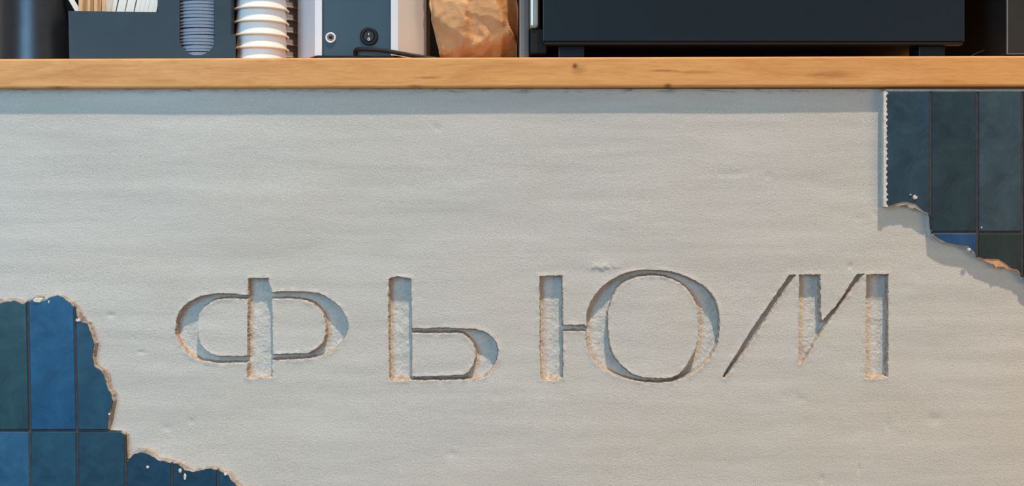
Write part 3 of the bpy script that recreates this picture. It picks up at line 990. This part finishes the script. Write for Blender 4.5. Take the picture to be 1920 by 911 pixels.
# --- crumpled kraft paper bag
def bag():
    YB = 0.045
    rngb = np.random.RandomState(4)
    NU, NV = 64, 84
    # outline in photo pixels for a ring at height row py
    def left(py): return np.interp(py, [-260, -60, 0, 30, 70, 97, 118], [812, 803, 804, 808, 815.5, 823, 829])
    def right(py): return np.interp(py, [-260, -60, 0, 60, 118], [952, 968, 971, 970, 969])
    pys = np.linspace(-260, 118.5, NV)
    V = []
    ring = []
    nring = 2 * NU + 16
    for r, py in enumerate(pys):
        xl_, xr_ = left(py), right(py)
        row = []
        for i in range(NU):                        # front, left to right
            s = i / (NU - 1)
            px = xl_ + (xr_ - xl_) * s
            cre = np.interp(px, [804, 823, 850, 905, 940, 946, 975], [99, 97, 93, 83.5, 71, 62, 66])
            Yv = YB + 0.018 * (abs(s - 0.42) * 1.5) ** 2.2
            if py > cre:
                Yv += (py - cre) * S * 1.7
            # right rear part beyond the diagonal fold
            dl = (px - np.interp(py, [-260, 0, 78, 118], [830, 931, 970, 985]))
            if dl > 0:
                Yv += min(dl, 6) / 6 * 0.050 + 0.004
            elif px > 946 - max(0, (62 - py)) * 0.3 and py > 40:
                Yv += (px - 946) * S * 0.9
            if s < 0.04:
                Yv += 0.010
            row.append((px, py, Yv))
        for i in range(8):
            row.append((xr_ - 1.5 * math.sin(i), py, YB + 0.03 + 0.07 * (i + 1) / 9))
        for i in range(NU):
            s = 1 - i / (NU - 1)
            row.append((xl_ + (xr_ - xl_) * s, py, YB + 0.105))
        for i in range(8):
            row.append((xl_ + 1.5 * math.sin(i), py, YB + 0.105 - 0.085 * (i + 1) / 9))
        ring.append(row)
    # crumple: flat facets between random fold points, two sizes
    from mathutils.geometry import delaunay_2d_cdt
    def facets(n, amp, seed):
        rg = np.random.RandomState(seed)
        P = np.stack([rg.uniform(740, 1040, n), rg.uniform(-330, 180, n)], 1)
        H = rg.uniform(-1, 1, n) * amp
        res = delaunay_2d_cdt([Vector(p) for p in P], [], [], 0, 1e-5)
        return np.array([tuple(v) for v in res[0]]), [list(f_) for f_ in res[2]], H[[o_[0] for o_ in res[3]]]
    def facet_val(fc, x, y):
        P, T, H = fc
        out_ = np.zeros_like(x)
        for a, b, c in T:
            (x1, y1), (x2, y2), (x3, y3) = P[a], P[b], P[c]
            den = (y2 - y3) * (x1 - x3) + (x3 - x2) * (y1 - y3)
            if abs(den) < 1e-9: continue
            l1 = ((y2 - y3) * (x - x3) + (x3 - x2) * (y - y3)) / den
            l2 = ((y3 - y1) * (x - x3) + (x1 - x3) * (y - y3)) / den
            l3 = 1 - l1 - l2
            ins = (l1 >= -1e-6) & (l2 >= -1e-6) & (l3 >= -1e-6)
            out_ = np.where(ins, l1 * H[a] + l2 * H[b] + l3 * H[c], out_)
        return out_
    A = np.array(ring)
    fx_ = A[..., 0] + A[..., 2] * 400
    cru = facet_val(facets(95, 0.0095, 31), fx_, A[..., 1]) + facet_val(facets(420, 0.0038, 32), fx_, A[..., 1])
    out = []
    for r, row in enumerate(ring):
        for q, (px, py, Yv) in enumerate(row):
            e = 1.0 if q < NU else 0.6
            cr_ = cru[r, q]
            if py > 110: e *= 0.3
            v = W(px + e * 4 * vnoise(px / 15., py / 15., 15), py, YB)
            # keep height fixed, size at bag depth
            out.append(Vector((v.x, Yv + e * cr_, v.z)))
    F = []
    for r in range(NV - 1):
        for q in range(nring):
            q2 = (q + 1) % nring
            a, b, c, d = r * nring + q, r * nring + q2, (r + 1) * nring + q2, (r + 1) * nring + q
            if (r + q) % 2: F += [[a, b, c], [a, c, d]]
            else: F += [[a, b, d], [b, c, d]]
    F.append([(NV - 1) * nring + q for q in range(nring)])
    F.append(list(range(nring))[::-1])
    zb_ = ztop(W(890, 0, YB).x)
    for v in out:
        v.z = max(v.z, zb_ + 0.0004)
    o = fix_normals(mk('paper_bag', out, F, M['kraft'], None, True))
    return tag(o, 'crumpled brown kraft paper bag between white appliance and coffee machine', 'bag')
bag()

# --- grey canister behind the bag
YG = 0.055
gx0, gx1 = W(973, 0, YG).x, W(993, 0, YG).x
zt = ztop(gx1)
root = thing('grey_container', 'slim dull grey metal container squeezed between paper bag and coffee machine', 'container', ((gx0 + gx1) / 2, YG + 0.04, zt))
box('body', gx0, gx1, YG, YG + 0.09, zt + 0.0002, zt + 0.24, M['grey_metal'], root, 0.003, 3)
box('lid', gx0 - 0.001, gx1 + 0.001, YG - 0.001, YG + 0.091, zt + 0.24, zt + 0.252, M['black'], root, 0.002)

# --- coffee machine
YM = 0.012
mx0, mx1 = W(1018, 0, YM).x, W(1809, 0, YM).x
mz0 = W(0, 77.5, YM).z
mzt = ztop((mx0 + mx1) / 2)
root = thing('coffee_machine', 'wide dark coffee machine with smooth blue-black rear panel on stubby feet', 'coffee machine', ((mx0 + mx1) / 2, 0.25, mzt))
box('rear_panel', mx0, mx1, YM, YM + 0.012, mz0, mz0 + 0.42, M['machine_panel'], root, 0.0012, 2)
box('body', mx0 + 0.004, mx1 - 0.030, YM + 0.012, 0.52, mz0 - 0.004, mz0 + 0.43, M['black'], root, 0.003)
box('bottom_lip', mx0 + 0.002, mx1 - 0.002, YM + 0.001, YM + 0.016, mz0 - 0.0045, mz0 - 0.0002, M['black'], root, 0.0005, 1)
box('cup_rail', mx0 + 0.02, mx1 - 0.05, YM + 0.03, YM + 0.04, mz0 + 0.43, mz0 + 0.47, M['chrome'], root, 0.002)
cx0, cx1 = W(993.5, 0, 0.03).x, W(1010, 0, 0.03).x
o = box('side_trim', cx0, cx1, 0.03, 0.40, W(0, 52, 0.03).z, mz0 + 0.40, M['side_steel'], root, 0.004, 3)
o['label'] = 'pale steel side trim'
box('side_skirt', cx0 + 0.001, mx0 + 0.006, 0.034, 0.40, W(0, 100, 0.03).z, W(0, 52.5, 0.03).z, M['black'], root, 0.002)
for px0, px1, zoff in ((1047, 1095.5, 0), (1722.5, 1772.5, 0)):
    Yf = 0.035
    a, b = W(px0, 0, Yf).x, W(px1, 0, Yf).x
    ft = box('foot', a, b, Yf, Yf + 0.045, ztop((a + b) / 2) + 0.0002, mz0 - 0.003, M['machine_panel'], root, 0.0015)
for px0, px1 in ((1075, 1115), (1690, 1735)):
    Yf = 0.42
    a, b = W(px0, 0, Yf).x, W(px1, 0, Yf).x
    box('foot', a, b, Yf, Yf + 0.045, ztop((a + b) / 2) + 0.0002, mz0 - 0.003, M['dark_box'], root, 0.0015)

# --- thin cable right of the machine
tag(tube('thin_cable', [W(1812, 113, 0.10), W(1824, 103, 0.10), W(1846, 94, 0.10), W(1868, 86, 0.10), W(1875, 76, 0.10), W(1876, 50, 0.10), W(1876, 0, 0.10), W(1876, -120, 0.10)], 0.0008, M['edge_grey']),
    'thin grey wire bending up beside the coffee machine', 'wire')

# --- dark box at the right end
YR = 0.012
rx0, rx1 = W(1888.5, 0, YR).x, W(2080, 0, YR).x
rzt = ztop((rx0 + rx1) / 2)
rz0 = W(0, 101.5, YR).z
root = thing('dark_grinder_box', 'charcoal metal appliance box with pale edge at the right end', 'appliance', ((rx0 + rx1) / 2, 0.15, rzt))
box('body', rx0, rx1, YR, 0.30, rz0, rz0 + 0.40, M['dark_box'], root, 0.0015)
box('edge_trim', rx0 - 0.0006, rx0 + 0.0008, YR - 0.0006, YR + 0.002, rz0, rz0 + 0.40, M['edge_grey'], root, 0.0002, 1)
box('edge_trim', rx0 + 0.0008, rx1, YR - 0.0004, YR + 0.002, rz0 - 0.0002, rz0 + 0.0008, M['edge_grey'], root, 0.0002, 1)
for a, y_ in ((rx0 + 0.02, YR + 0.03), (rx1 - 0.03, YR + 0.03), (rx0 + 0.02, 0.26), (rx1 - 0.03, 0.26)):
    lathe('foot', [(0.0005, 0.0002), (0.008, 0.0002), (0.009, rz0 - ztop(a)), (0.0005, rz0 - ztop(a))], (a, y_, ztop(a)), M['black'], root, 20)
